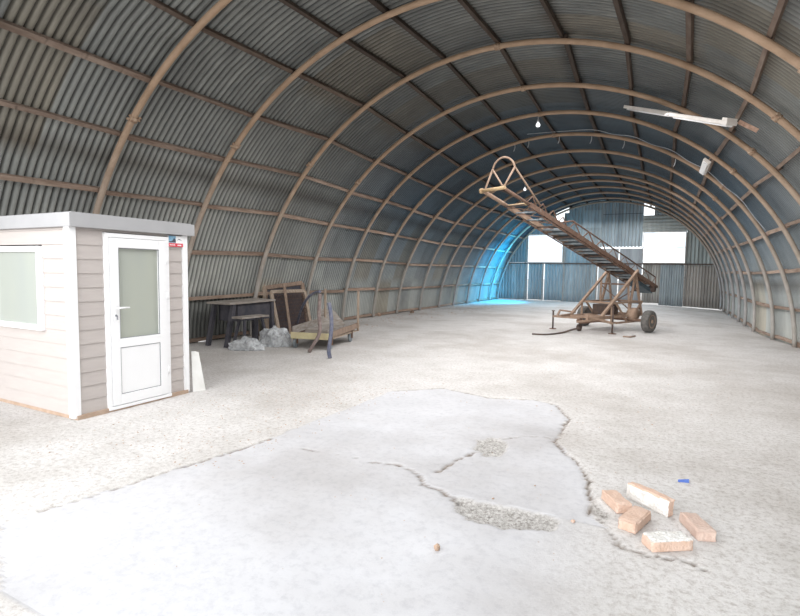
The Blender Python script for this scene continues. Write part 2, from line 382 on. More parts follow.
for y in ys:
    for x in xs:
        z = floor_z(x, y); near = 1.2 < y < 9 and -8.8 < x < 1.2
        sl = 0; cr = 0; rb = 0
        if near and y < 8:
            wx = x+.03*noise.noise(Vector((x*6, y*6, 1))); wy = y+.03*noise.noise(Vector((x*6, y*6, 5)))
            if inpoly(wx, wy, SLAB): sl = 1-ss((x+.55+.1*wy)/.9)*(1 if y < 3.35 else 0)
            z += (.0035 if not sl else .001)*noise.noise(Vector((x*9, y*9, 0)))+(.003 if not sl else 0)*noise.noise(Vector((x*28, y*28, 3)))
            for (P, w), bb in zip(CR, cbs):
                if bb[0] < x < bb[1] and bb[2] < y < bb[3]:
                    wx = x+.022*noise.noise(Vector((x*22, y*22, 1)))+.02*noise.noise(Vector((x*5, y*5, 1))); wy = y+.022*noise.noise(Vector((x*22, y*22, 7)))
                    d = min(dseg(wx, wy, P[i], P[i+1]) for i in range(len(P)-1))
                    ww = w*(.38+.85*abs(noise.noise(Vector((x*7, y*7, 11)))))
                    if d < ww*1.6:
                        k = 1-ss((d-ww*.35)/(ww*1.25)); cr = max(cr, k); z -= .018*k
            for P, bb in zip(PIT, bbs):
                if bb[0] < x < bb[1] and bb[2] < y < bb[3]:
                    wx = x+.03*noise.noise(Vector((x*14, y*14, 1))); wy = y+.03*noise.noise(Vector((x*14, y*14, 7)))
                    d = dpoly(wx, wy, P); d = d if inpoly(wx, wy, P) else -d
                    k = ss((d+.006)/.02); rb = max(rb, k)
                    z -= k*(.022+.02*noise.noise(Vector((x*35, y*35, 2))))
                    sl *= (1-k)
        vs.append((x, y, z)); cols.append((sl, min(cr, 1), rb, 1))
nx = len(xs); fs = [(j*nx+i, j*nx+i+1, (j+1)*nx+i+1, (j+1)*nx+i) for j in range(len(ys)-1) for i in range(nx-1)]
me = bpy.data.meshes.new('floor'); me.from_pydata(vs, [], fs); me.polygons.foreach_set('use_smooth', [True]*len(fs)); me.update()
attr(me, 'mask', cols); me.materials.append(M['floor'])
fo = bpy.data.objects.new('floor', me); C.objects.link(fo); struct(fo, 'cracked dusty concrete hangar floor')

# loose stuff on the floor
def rock(mb, p, r, seed, flat=.6):
    rn = random.Random(seed); bm = bmesh.new(); bmesh.ops.create_icosphere(bm, subdivisions=1, radius=1)
    a = rn.uniform(0, 6.28); sx, sy = r*rn.uniform(.7, 1.4), r*rn.uniform(.6, 1.1)
    idx = {}; V = []
    for i, v in enumerate(bm.verts):
        k = 1+rn.uniform(-.25, .25); x, y, z = v.co.x*sx*k, v.co.y*sy*k, v.co.z*r*flat*k
        V.append((p[0]+x*math.cos(a)-y*math.sin(a), p[1]+x*math.sin(a)+y*math.cos(a), p[2]+z+r*flat*.5)); idx[v] = i
    mb.add(V, [tuple(idx[v] for v in f.verts) for f in bm.faces]); bm.free()
mb = MB(); rn = random.Random(3)
for P in PIT:
    bx0, bx1 = min(p[0] for p in P), max(p[0] for p in P); by0, by1 = min(p[1] for p in P), max(p[1] for p in P)
    for i in range(int(900*(bx1-bx0)*(by1-by0)/.1)):
        x, y = rn.uniform(bx0, bx1), rn.uniform(by0, by1)
        if inpoly(x, y, P) and dpoly(x, y, P) > .015: rock(mb, (x, y, -.03), rn.uniform(.003, .010), i)
o = mb.build('broken_concrete_rubble', M['stone']); tag(o, 'broken concrete rubble filling the potholes in the near floor', 'rubble', kind='stuff')
mb = MB()
LIT = [([(-4.9,2.2),(-3.0,2.9),(-2.9,6.2),(-5.0,5.6)], 420, .009), ([(-8.4,9),(-7.2,8.6),(-6.6,24),(-8.6,24)], 260, .022), ([(-5,5.8),(.5,5.5),(1.2,11),(-6,11)], 200, .010), ([(-2.9,1.6),(.8,2.5),(1.2,5.4),(-2.6,5.4)], 90, .006)]
for P, n, r in LIT:
    for i in range(n*2):
        x, y = rn.uniform(-8.6, 1.2), rn.uniform(1.6, 24)
        bx0, bx1 = min(p[0] for p in P), max(p[0] for p in P); by0, by1 = min(p[1] for p in P), max(p[1] for p in P)
        x, y = rn.uniform(bx0, bx1), rn.uniform(by0, by1)
        if inpoly(x, y, P): rock(mb, (x, y, -.002), r*rn.uniform(.35, 1.1), i, .5)
o = mb.build('floor_grit', M['chunk']); tag(o, 'small stones and grit scattered over the dusty floor', 'grit', kind='stuff')

# ------------------------------------------------------------------ far gable wall
def ztop(x):   # inner outline of the gable at the far end
    lo, hi = (90, 178.8) if x < XC else (1.2, 90)
    for _ in range(30):
        m = (lo+hi)/2; p = arch(math.radians(m), YB-.1, .15)
        if (p.x < x) == (x < XC and True) if x < XC else (p.x < x): 
            if x < XC: hi = m
            else: hi = m
        else: lo = m
    return p.z
gable = bpy.data.objects.new('wall_back', None); C.objects.link(gable); gable.location = (XC, YB, 0); struct(gable, 'corrugated sheet gable wall')
def panel(x0, x1, z0, z1, tone=(1,1,1), horiz=False, flat=False, y=YB, pitch=.17, slope=0., tooth=0., depth=.022):
    vs = []; cols = []; fs = []
    if horiz:
        nz_ = max(2, int((z1-z0)/pitch*6)); nx_ = 24
        for i in range(nx_+1):
            x = x0+(x1-x0)*i/nx_; zt = min(z1+slope*(x-x0), ztop(x))
            for j in range(nz_+1):
                z = z0+(max(zt, z0+.001)-z0)*j/nz_; vs.append((x, y+depth*math.sin(z/pitch*2*PI), z)); cols.append((*tone, 1))
        for i in range(nx_):
            for j in range(nz_): a = i*(nz_+1)+j; fs.append((a, a+1, a+nz_+2, a+nz_+1))
    else:
        nx_ = max(2, int((x1-x0)/pitch*8)); seed = hashr(x0, z0)
        for i in range(nx_+1):
            x = x0+(x1-x0)*i/nx_; zt = min(z1+slope*(x-x0), ztop(x)); zb = z0+floor_z(x, y)+tooth*abs(math.sin(x/pitch*PI))
            zt = max(zt, zb+.001)
            w = 0 if flat else depth*max(-1, min(1, 1.6*math.sin(x/pitch*2*PI)))
            st = .85+.3*noise.noise(Vector((x*3.1, seed*9, 0)))
            for j in range(9):
                z = zb+(zt-zb)*j/8; vs.append((x, y+w, z)); k = st*(1-.35*ss(1-(z-z0)/.5)*(z0 < .5)); cols.append((tone[0]*k, tone[1]*k, tone[2]*k, 1))
        for i in range(nx_):
            for j in range(8): a = i*9+j; fs.append((a, a+1, a+10, a+9))
    me = bpy.data.meshes.new('sheet_panel'); me.from_pydata([tuple(Vector(v)-gable.location) for v in vs], [], fs); me.update()
    attr(me, 'tone', cols); me.materials.append(M['gable'])
    o = bpy.data.objects.new('sheet_panel', me); C.objects.link(o); o.parent = gable
    return o
cy = (.80,.90,.95); bl = (.95,.97,.98); wm = (1.12,1.02,.92); gy = (1,1,1)
panel(-8.95,-7.11,.02,2.13, bl); panel(-7.07,-6.20,.05,2.13, bl, y=YB+.01); panel(-6.145,-5.2,.03,2.13, (.85,.95,1)); panel(-5.2,-3.33,-.01,2.13, (.9,.97,1.0), y=YB-.01)
panel(-4.95,-3.36,2.09,3.0, (.75,.95,1.05)); panel(-5.17,-4.93,2.09,4.9, cy, y=YB+.015)
panel(-3.29,-2.31,.02,2.92, (.95,.93,.92), flat=True, y=YB-.02); panel(-2.255,-1.16,.03,2.92, (.9,.9,.92), flat=True, y=YB-.02)
panel(-1.12,-.3,.10,2.12, wm, pitch=.12); panel(-.32,.78,.02,2.12, (.95,1.02,1.05), pitch=.11, y=YB+.01); panel(.80,3.0,.05,2.12, (1.15,1.02,.92), pitch=.13)
panel(-8.5,-7.16,2.16,5, cy); panel(-7.18,-5.62,3.74,5.2, cy, slope=-.0); panel(-5.62,-5.15,3.74,4.42, cy)
panel(-4.93,-3.15,2.98,6, (.95,1.0,1.0), tooth=.05); panel(-3.15,-1.20,2.98,6, (.95,1.02,1.05), y=YB-.012, tooth=.05); panel(-4.15,-3.2,4.05,5.0, (1.12,1.2,1.22), y=YB-.035, depth=.01)
panel(-3.16,-1.22,4.72,4.75, (.3,.3,.3), flat=True, y=YB-.05)
panel(-1.20,1.5,3.78,4.62, (1.1,1.08,1), horiz=True); panel(-.62,1.3,4.55,6, (.9,.9,.85), horiz=True, y=YB+.01)
panel(.82,2.7,2.14,5, (1.05,1.1,1.05)); panel(-.7,.82,4.6,6,(.9,.9,.9), y=YB+.012)
mb = MB()
mb.box(-8.6,2.4,YB-.09,YB-.04,2.09,2.15)
build_part(mb, 'girt', M['oil'], gable)
for x, z0, z1 in ((-7.22,0,3.9),(-6.26,0,2.1),(-5.12,0,4.7),(-3.37,0,2.9),(.80,0,3.7)):
    build_part(MB().box(x-.02,x+.02,YB-.08,YB-.04,z0,z1), 'wall_stud', M['batten'] if False else M['greywood'], gable)
for nm, (x0,x1,z0,z1), bars in (('window_1', (-7.16,-5.17,2.16,3.73), [('h',2.98)]), ('window_2', (-1.17,.80,2.15,3.77), [('h',2.97),('v',-.48,2.97),('v',.17,2.97)])):
    w = bpy.data.objects.new(nm, None); C.objects.link(w); w.location = ((x0+x1)/2, YB, z0); struct(w, 'left window' if nm == 'window_1' else 'right window')
    t = .035; mb = MB().box(x0,x1,YB-.05,YB+.02,z0,z0+t).box(x0,x1,YB-.05,YB+.02,z1-t,z1).box(x0,x0+t,YB-.05,YB+.02,z0+t,z1-t).box(x1-t,x1,YB-.05,YB+.02,z0+t,z1-t)
    build_part(mb, 'window_frame', M['greywood'], w)
    mb = MB()
    for b in bars:
        if b[0] == 'h': mb.box(x0,x1,YB-.02,YB,b[1]-.012,b[1]+.012)
        else: mb.box(b[1]-.012,b[1]+.012,YB-.02,YB,z0,b[2])
    build_part(mb, 'glazing_bar', M['wire'], w)
    build_part(MB().box(x0+t,x1-t,YB+.004,YB+.008,z0+t,z1-t), 'window_pane', M['glass'], w)

# ------------------------------------------------------------------ cabin
CX, CY0, CY1, CXL = -5.345, 3.03, 4.43, -7.55
CZ = 1.99
cab = thing('site_cabin', 'beige clad cabin with white corner posts and a half glazed white door', 'cabin', (CX, CY0, 0))
def clad(axis, c, a0, a1, z0, z1, cut=()):
    """lapped boards; cut = list of (a0,a1,z0,z1) openings"""
    mb = MB(); h = .148; t0 = .014
    z = z0
    while z < z1-1e-4:
        zz = min(z+h, z1); segs = [(a0, a1)]
        for (c0, c1, d0, d1) in cut:
            if zz > d0+.02 and z < d1-.02:
                segs = [q for s in segs for q in ((s[0], min(s[1], c0)), (max(s[0], c1), s[1])) if q[1]-q[0] > .01]
        for (s0, s1) in segs:
            if axis == 'y':   # face at x=c looking +x
                mb.hexa([(c-.04,s0,z),(c+t0,s0,z),(c+t0,s1,z),(c-.04,s1,z),(c-.04,s0,zz),(c+.004,s0,zz),(c+.004,s1,zz),(c-.04,s1,zz)])
            elif axis == 'x':            # face at y=c looking -y
                mb.hexa([(s0,c-t0,z),(s1,c-t0,z),(s1,c+.04,z),(s0,c+.04,z),(s0,c-.004,zz),(s1,c-.004,zz),(s1,c+.04,zz),(s0,c+.04,zz)])
            else:
                mb.hexa([(s0,c-.04,z),(s1,c-.04,z),(s1,c+t0,z),(s0,c+t0,z),(s0,c-.04,zz),(s1,c-.04,zz),(s1,c+.004,zz),(s0,c+.004,zz)])
        z = zz
    return mb
DY0, DY1, DZ1 = 3.375, 4.165, 1.955
WX0, WX1, WZ0, WZ1 = -6.85, -5.86, .90, 1.80
build_part(clad('y', CX-.02, CY0+.02, CY1-.02, .04, CZ, [(DY0, DY1, 0, DZ1)]), 'door_side_cladding', M['siding'], cab)
build_part(clad('x', CY0+.02, CXL, CX-.02, .04, CZ, [(WX0+.02, WX1-.02, WZ0+.02, WZ1-.02)]), 'window_side_cladding', M['siding'], cab)
build_part(clad('b', CY1-.02, CXL, CX-.02, .04, CZ), 'rear_cladding', M['siding'], cab)
build_part(MB().box(CXL-.01, CXL+.03, CY0+.02, CY1-.02, .04, CZ), 'end_wall', M['siding'], cab)
for (x, y, dy) in ((CX, CY0, 1), (CX, CY1, -1), (CXL, CY0, 1)):
    mb = MB()
    if x == CX: mb.box(x-.085, x+.012, min(y-dy*.014, y+dy*.02), max(y-dy*.014, y+dy*.02), .02, CZ).box(x-.03, x+.010, min(y+dy*.02, y+dy*.055), max(y+dy*.02, y+dy*.055), .021, CZ-.001)
    else: mb.box(x-.02, x+.08, y-.01, y+.03, .02, CZ)
    build_part(mb, 'corner_post', M['pvc'], cab)
build_part(MB().box(CXL-.05, CX+.055, CY0-.03, CY1+.09, CZ, CZ+.14).box(CXL-.02, CX+.03, CY0, CY1+.06, CZ+.14, CZ+.15), 'roof', M['fascia'], cab, bevel=.004)
build_part(MB().box(CXL, CX+.02, CY0+.01, CY1-.01, 0, .045), 'base_sill', M['sill'], cab)
# door
fx = CX+.012
mb = MB(); f = .045
mb.box(fx-.05, fx+.012, DY0, DY0+f, .055, DZ1-f).box(fx-.05, fx+.012, DY1-f, DY1, .055, DZ1-f).box(fx-.05, fx+.012, DY0, DY1, DZ1-f, DZ1).box(fx-.05, fx+.022, DY0, DY1, .02, .055)
build_part(mb, 'door_frame', M['pvc'], cab, bevel=.003)
d0, d1, e0, e1 = DY0+f+.004, DY1-f-.004, .062, DZ1-f-.005
st = .095; GZ0, GZ1 = .80, e1-.105
mb = MB(); X0, X1 = fx-.045, fx+.022
mb.box(X0,X1,d0,d0+st,e0,e1).box(X0,X1,d1-st,d1,e0,e1).box(X0,X1,d0+st,d1-st,e1-.105,e1).box(X0,X1,d0+st,d1-st,e0,e0+.115).box(X0,X1,d0+st,d1-st,.70,.80)
door = build_part(mb, 'door', M['pvc'], cab, bevel=.004)
build_part(MB().box(X0+.02,X0+.03,d0+st,d1-st,GZ0,GZ1), 'glass_pane', M['frosted'], door)
g = .007; mb = MB()
for (a, b, c, e) in ((d0+st,d1-st,GZ0,GZ1),(d0+st,d1-st,e0+.115,.70)):
    mb.box(X1-.012,X1-.006,a,b,c,c+g).box(X1-.012,X1-.006,a,b,e-g,e).box(X1-.012,X1-.006,a,a+g,c,e).box(X1-.012,X1-.006,b-g,b,c,e)
build_part(mb, 'gasket', M['pvcedge'], door)
build_part(MB().box(X0+.01,X1-.01,d0+st,d1-st,e0+.115,.70), 'lower_panel', M['pvc'], door)
hy, hz = d0+.045, 1.145
mb = MB().box(X1,X1+.008,hy-.014,hy+.014,hz-.13,hz+.04)
mb.tube([(X1,hy,hz),(X1+.05,hy,hz)], .009).tube([(X1+.05,hy-.005,hz),(X1+.055,hy+.13,hz)], .010)
build_part(mb, 'handle', M['pvc'], door)
build_part(MB().tube([(X1,hy,hz-.085),(X1+.016,hy,hz-.085)], .012, 12).bar((X1+.03,hy,hz-.085),(X1+.03,hy,hz-.13),.004,.02), 'lock_cylinder', M['pvcedge'], door)
for z in (.35, 1.25, 1.68): build_part(MB().tube([(fx+.018,d1+.012,z-.045),(fx+.018,d1+.012,z+.045)], .011), 'hinge', M['pvc'], door)
mb = MB().box(X1-.001,X1+.0005,d0+.004,d0+.008,e0,e1)
# side window
mb = MB(); t = .06; wy = CY0-.012
mb.box(WX0,WX1,wy-.02,wy+.05,WZ0,WZ0+t).box(WX0,WX1,wy-.02,wy+.05,WZ1-t,WZ1).box(WX0,WX0+t,wy-.02,wy+.05,WZ0+t,WZ1-t).box(WX1-t,WX1,wy-.02,wy+.05,WZ0+t,WZ1-t)
win = build_part(mb, 'window', M['pvc'], cab, bevel=.004)
build_part(MB().box(WX0+t,WX1-t,wy+.01,wy+.018,WZ0+t,WZ1-t), 'window_pane', M['frosted'], win)
# sticker: two pictures above a red band with white lettering
sx = CX+.012; a0, a1, b0, b1 = 4.168, 4.372, 1.845, 1.975
sti = build_part(MB().box(sx-.015,sx+.006,a0,a1,b0,b1), 'sticker', M['st_white'], cab); sti['label'] = 'small blue and white sticker with a red band'
build_part(MB().box(sx+.006,sx+.007,a0,a0+.10,b0+.045,b1), 'blue_picture', M['st_blue'], sti)
mb = MB(); vv = sx+.0076
def flatpoly(mb, pts, x): mb.add([(x, p[0], p[1]) for p in pts], [tuple(range(len(pts)))])
flatpoly(mb, [(a0+.005,b0+.05),(a0+.1,b0+.05),(a0+.1,b0+.085),(a0+.075,b0+.105),(a0+.055,b0+.075),(a0+.03,b0+.062),(a0+.005,b0+.068)], vv)
flatpoly(mb, [(a0+.115,b0+.075),(a0+.145,b0+.10),(a0+.16,b0+.092),(a0+.19,b0+.078),(a0+.16,b0+.084),(a0+.145,b0+.09)], vv)
build_part(mb, 'dark_motif', M['st_dark'], sti)
build_part(MB().box(sx+.006,sx+.007,a0,a1,b0,b0+.042), 'red_band', M['st_red'], sti)
mb = MB()
for i in range(7): mb.box(vv-.0002,vv,a0+.012+i*.012,a0+.020+i*.012,b0+.014,b0+.026+.003*(i % 2))
build_part(mb, 'white_lettering', M['st_white'], sti); mb = MB()
for i in range(3): mb.box(vv-.0002,vv,a0+.125+i*.019,a0+.140+i*.019,b0+.012,b0+.028)
build_part(mb, 'white_lettering', M['st_white'], sti)

# white board leaning by the cabin
p0 = Vector((-5.324,4.486,0.000)); p1 = Vector((-5.289,4.583,0.000))
mb = MB(); th = Vector((.02,.06,0)); tp = Vector((-.045,.02,.50)); 
a, b = Vector((p0.x,p0.y,0)), Vector((p1.x,p1.y,0))
mb.hexa([a, b, b+th, a+th, a+tp+Vector((0,.0,.02)), a+(b-a)*.45+tp, a+(b-a)*.45+tp+th*.8, a+tp+th*.8+Vector((0,0,.02))])
o = mb.build('foam_board', M['whiteboard'], origin=a, bevel=.006); tag(o, 'short white foam board leaning on the cabin corner, tapered at its top', 'board')

# ------------------------------------------------------------------ dark workbench, stool and leftovers by the left wall
def post(mb, a, b, w=.07, h=.05): mb.bar(a, b, w, h)
F1 = (-8.360,7.572,0.000); F2 = (-9.244,9.989,0.000)
bx = Vector((-7.72,7.5,0)); bu = Vector((0,1,0)); bv = Vector((-1,0,0))
def bp(u, v, z): q = bx+bu*u+bv*v; return (q.x, q.y, z)
wb = thing('workbench', 'dark old workbench standing in the shade behind the cabin', 'workbench', tuple(bx))
mb = MB(); mb.hexa([bp(-.12,-.05,.86),bp(1.22,-.05,.88),bp(1.22,.6,.88),bp(-.12,.6,.86),bp(-.12,-.05,.90),bp(1.22,-.05,.92),bp(1.22,.6,.92),bp(-.12,.6,.90)])
build_part(mb, 'bench_top', M['greywood'], wb)
mb = MB(); mb.hexa([bp(.16,.02,.50),bp(1.12,.02,.50),bp(1.12,.56,.50),bp(.16,.56,.50),bp(.16,.02,.86),bp(1.12,.02,.86),bp(1.12,.56,.86),bp(.16,.56,.86)])
build_part(mb, 'bench_cabinet', M['wooddark'], wb)
for u, v in ((.05,.02),(1.16,.02),(.05,.54),(1.16,.54)): build_part(MB().bar(bp(u-(.2 if u < 1 else -.02), v, 0), bp(u, v, .87), .08, .08), 'leg', M['wooddark'], wb)
S0 = (-7.42,7.72,0)
st = thing('trestle_stool', 'dark splay-legged stool in front of the workbench', 'stool', (S0[0], S0[1], 0))
def sp(u, v, z): q = Vector((S0[0],S0[1],0))+bu*u+bv*v; return (q.x, q.y, z)
build_part(MB().hexa([sp(-.38,-.12,.60),sp(.38,-.12,.60),sp(.38,.16,.60),sp(-.38,.16,.60),sp(-.38,-.12,.635),sp(.38,-.12,.635),sp(.38,.16,.635),sp(-.38,.16,.635)]), 'seat', M['greywood'], st)
for u in (-1, 1):
    for v in (-1, 1): build_part(MB().bar(sp(u*.34, .02+v*.16, 0), sp(u*.24, .02+v*.06, .6), .045, .045), 'leg', M['wooddark'], st)

def leaning(points, w, h, name, m, label, cat, group=None):
    mb = MB(); mb.bar(points[0], points[1], w, h); o = mb.build(name, m, origin=points[0]); tag(o, label, cat, group); return o
leaning(((-8.192,9.033,-0.000), (-8.642,9.397,1.219)), .08, .05, 'timber_post', M['woodpale'], 'pale timber post leaning at the right end of the workbench', 'post')
leaning(((-8.505,9.038,-0.000), (-8.712,9.234,1.244)), .09, .05, 'timber_offcut', M['woodpale'], 'short pale timber offcut upright at the workbench end beside the rib', 'timber')

# large framed panel behind, framed screen in front
def quadframe(root, corners, w, t, m):
    c = [Vector(p) for p in corners]   # bl, br, tr, tl
    for (i, j) in ((0,3),(1,2),(0,1),(3,2)):
        build_part(MB().bar(c[i], c[j], w, t, (c[1]-c[0]).cross(c[3]-c[0]).normalized()), 'stile' if (i, j) in ((0,3),(1,2)) else 'rail', m, root)
c = [(-8.205,9.132,-0.000), (-7.993,10.335,-0.000), (-8.408,10.575,1.232), (-8.622,9.410,1.123)]
r1 = thing('wooden_door_frame', 'large dark wooden framed panel leaning against the left wall', 'frame', c[0])
quadframe(r1, c, .10, .05, M['wood'])
cc = [Vector(p) for p in c]; nrm = (cc[1]-cc[0]).cross(cc[3]-cc[0]).normalized()
build_part(MB().hexa([*[p-nrm*.02 for p in cc], *[p-nrm*.03 for p in cc]]), 'infill_board', M['wooddark'], r1)
c = [(-7.839,9.060,-0.000), (-7.745,10.134,-0.000), (-8.126,10.321,1.039), (-8.306,9.285,1.040)]
r2 = thing('screen_frame', 'wooden framed wire screen leaning in front of the larger framed panel', 'frame', c[0])
quadframe(r2, c, .085, .05, M['woodpale'])
cc = [Vector(p) for p in c]; nrm = (cc[1]-cc[0]).cross(cc[3]-cc[0]).normalized(); mb = MB()
for i in range(1, 26):
    t = i/26.; mb.tube([cc[0].lerp(cc[1], t), cc[3].lerp(cc[2], t)], .006, 5)
for i in range(1, 12):
    t = i/12.; mb.tube([cc[0].lerp(cc[3], t), cc[1].lerp(cc[2], t)], .005, 5)
build_part(mb, 'wire_screen', M['screen'], r2)
leaning(((-7.688,9.267,-0.000), (-8.178,9.600,1.228)), .06, .04, 'timber_batten', M['wood'], 'thin timber batten leaning across the wire screen frame', 'batten')

# crumpled plastic film
def heap(name, cx, cy, rx, ry, h, ang, seed, m, label):
    bm = bmesh.new(); bmesh.ops.create_icosphere(bm, subdivisions=4, radius=1)
    for v in bm.verts:
        p = v.co.copy(); k = 1+.30*noise.noise(p*1.7+Vector((seed,0,0)))+.22*abs(noise.noise(p*4.5+Vector((0,seed,0))))+.20*abs(noise.noise(p*9))
        x, y, z = p.x*rx*k, p.y*ry*k, max(-.02, p.z)*h*k*(.75+.45*noise.noise(p*2.2+Vector((3,seed,1))))
        v.co = (x*math.cos(ang)-y*math.sin(ang), x*math.sin(ang)+y*math.cos(ang), max(z, .004))
    me = bpy.data.meshes.new(name); bm.to_mesh(me); bm.free(); me.materials.append(m)
    o = bpy.data.objects.new(name, me); C.objects.link(o); o.location = (cx, cy, 0); tag(o, label, 'plastic sheeting'); return o
q = (-7.218,8.154,0.000); heap('plastic_film', q[0]+.05, q[1]-.02, .33, .26, .46, math.radians(27.5), 2.3, M['film'], 'crumpled clear plastic film heaped in front of the stool and frames')
q = (-7.341,7.505,0.000); heap('plastic_film', q[0]+.08, q[1]-.1, .30, .18, .26, math.radians(27.5), 7.1, M['film'], 'low flattened clear plastic film spreading left of the bigger heap')

# ------------------------------------------------------------------ cart
K0 = Vector((-6.62,8.08,0)); ku = Vector((.972,.233,0)); kv = Vector((-.233,.972,0))
def kp(u, v, z): q = K0+ku*u+kv*v; return Vector((q.x, q.y, z))
cart = thing('flat_cart', 'low four wheeled wooden cart with stake posts near the left wall', 'cart', tuple(K0))
def kbox(mb, u0,u1,v0,v1,z0,z1): return mb.hexa([kp(u0,v0,z0),kp(u1,v0,z0),kp(u1,v1,z0),kp(u0,v1,z0),kp(u0,v0,z1),kp(u1,v0,z1),kp(u1,v1,z1),kp(u0,v1,z1)])
mb = MB()
for i in range(6): kbox(mb, i*.128, i*.128+.122, .0, 1.62, .25, .275)
build_part(mb, 'deck', M['greywood'], cart)
build_part(kbox(MB(), -.05,.83,-.06,-.02,.20,.325), 'front_board', M['yellowwood'], cart)
build_part(MB().bar(kp(.80,.0,.30), kp(.80,1.62,.33), .03, .12), 'right_side_board', M['wood'], cart)
build_part(MB().bar(kp(-.03,.0,.36), kp(-.03,1.5,.42), .03, .15), 'left_side_board', M['greywood'], cart)
build_part(MB().bar(kp(.79,.0,.215), kp(.79,1.62,.215), .03, .03), 'right_rail', M['woodpale'], cart)
build_part(kbox(MB(), .12,.62,.25,1.2,.28,.36), 'loose_board_stack', M['greywood'], cart)
for u, v, z in ((.82,1.58,1.12),(.0,1.62,1.15)): build_part(MB().bar(kp(u,v,.2), kp(u,v,z), .04, .04), 'stake_post', M['woodpale'], cart)
for u, v in ((.02,.02),(.77,.02),(.77,1.2),(.02,1.3)):
    w = build_part(MB().tube([kp(u-.02,v,.1)-ku*0, kp(u+.02,v,.1)], .095, 18), 'wheel', M['slat'], cart)
    build_part(MB().bar(kp(u-.035,v,.09), kp(u-.035,v,.25), .05, .008, kv).bar(kp(u+.035,v,.09), kp(u+.035,v,.25), .05, .008, kv), 'wheel_fork', M['rust'], cart)
build_part(MB().bar(kp(.05,.1,.23), kp(.05,1.5,.23), .05, .05).bar(kp(.74,.1,.23), kp(.74,1.5,.23), .05, .05), 'chassis_beam', M['wood'], cart)

# wide warped board lying slanted on the cart
c = [(-6.753,9.199,0.223), (-6.709,10.050,0.309), (-7.023,10.064,0.614), (-7.235,9.694,0.686)]
mb = MB(); cc = [Vector(p) for p in c]; nrm = (cc[1]-cc[0]).cross(cc[3]-cc[0]).normalized()
mb.hexa([*cc, *[p-nrm*.025 for p in cc]]); o = mb.build('wide_board', M['greywood'], origin=cc[0]); tag(o, 'wide grey board propped slanting across the cart deck', 'board')

# pair of curved handles in front of the cart
def bez(pts, n=8):
    """Catmull-Rom through points"""
    P = [Vector(p) for p in pts]; P = [P[0]*2-P[1]]+P+[P[-1]*2-P[-2]]; out = []
    for i in range(1, len(P)-2):
        for s in range(n):
            t = s/n; a, b, c_, d = P[i-1], P[i], P[i+1], P[i+2]
            out.append(.5*((2*b)+(c_-a)*t+(2*a-5*b+4*c_-d)*t*t+(3*b-a-3*c_+d)*t**3))
    out.append(P[-2]); return out
o = MB().tube(bez([(-6.013,7.776,0.010),(-5.945,7.812,0.146),(-5.897,7.904,0.294),(-5.900,7.971,0.462),(-5.956,8.013,0.709),(-5.985,8.068,0.939),(-5.977,8.072,1.115)]), .036, 8).build('curved_handle_bar', M['brownsteel'], origin=(-6.021,7.772,0.000))
tag(o, 'brown S-curved steel bar standing before the cart, left of the blue one', 'bar', 'curved bars standing before the cart')
o = MB().tube(bez([(-5.291,7.450,0.009),(-5.311,7.440,0.136),(-5.292,7.449,0.317),(-5.300,7.504,0.546),(-5.339,7.543,0.776),(-5.403,7.569,0.989)]), .036, 8).build('curved_handle_bar', M['bluepaint'], origin=(-5.291,7.450,0.000))
tag(o, 'chipped blue steel bar standing upright before the cart', 'bar', 'curved bars standing before the cart')
o = MB().tube(bez([(-6.054,8.176,1.158),(-6.358,8.383,1.112),(-6.654,8.534,0.971),(-7.140,8.946,0.690),(-7.632,9.433,0.329)]), .027, 8).build('arched_blue_bar', M['bluepaint'], origin=(-7.496,9.504,0.000))
tag(o, 'blue bar arching down from the brown bar top onto the cart', 'bar')

# broken timber and brick bits at the foot of the left wall
for i, (u, v, r, m, lb) in enumerate(((352,319,.13,'reddeb','reddish broken lump at the left wall foot, nearest of the lumps'),(361,317.5,.16,'wooddark','dark rotten timber lump between two rib feet'),(367,316.5,.15,'reddeb','rusty brown lump beside the rib foot right of the cart'),(379,315.5,.10,'chunk','small tan lump just past the rib foot at the wall'),(412,315,.09,'wood','brown wood lump by the seventh rib foot'))):
    q = [(-8.982,13.859,0.000),(-9.024,14.476,0.000),(-9.054,14.911,0.000),(-8.818,15.327,0.000),(-8.445,17.169,0.000)][i]
    mb = MB(); rock(mb, (q[0], q[1], 0), r, 100+i, .8); o = mb.build('debris_lump', M[m], origin=(q[0],q[1],0)); tag(o, lb, 'debris', 'debris along the left wall')
o = MB().bar((-7.114,6.989,0.020), (-7.143,7.715,0.020), .05, .03).build('wood_strip', M['wood'], origin=(-7.204,7.077,0.000)) if False else None

# ------------------------------------------------------------------ bucket conveyor / belt loader
CO = Vector((-1.265,15.884,0)); EW = Vector((.9103,-.4138,0)); EL = Vector((-.4138,-.9103,0))
def cv(s, w, h): q = CO+EL*s+EW*w; return Vector((q.x, q.y, h))
S1, H1, S2, H2 = 5.35, 3.41, -1.72, 1.215
def rail_h(s): return H2+(H1-H2)*(s-S2)/(S1-S2)
con = thing('belt_conveyor', 'rusty inclined belt conveyor on a two wheeled lattice chassis', 'conveyor', tuple(CO))
for w in (.3, -.3):
    build_part(MB().bar(cv(S2, w, rail_h(S2)), cv(S1-.9, w, rail_h(S1-.9)), .06, .11).tube([cv(S1-1.0, w, rail_h(S1-1.0)), cv(S1, w, H1)], .045 if w < 0 else .035, 8), 'side_rail', M['rust'] if w > 0 else M['rustlight'], con)
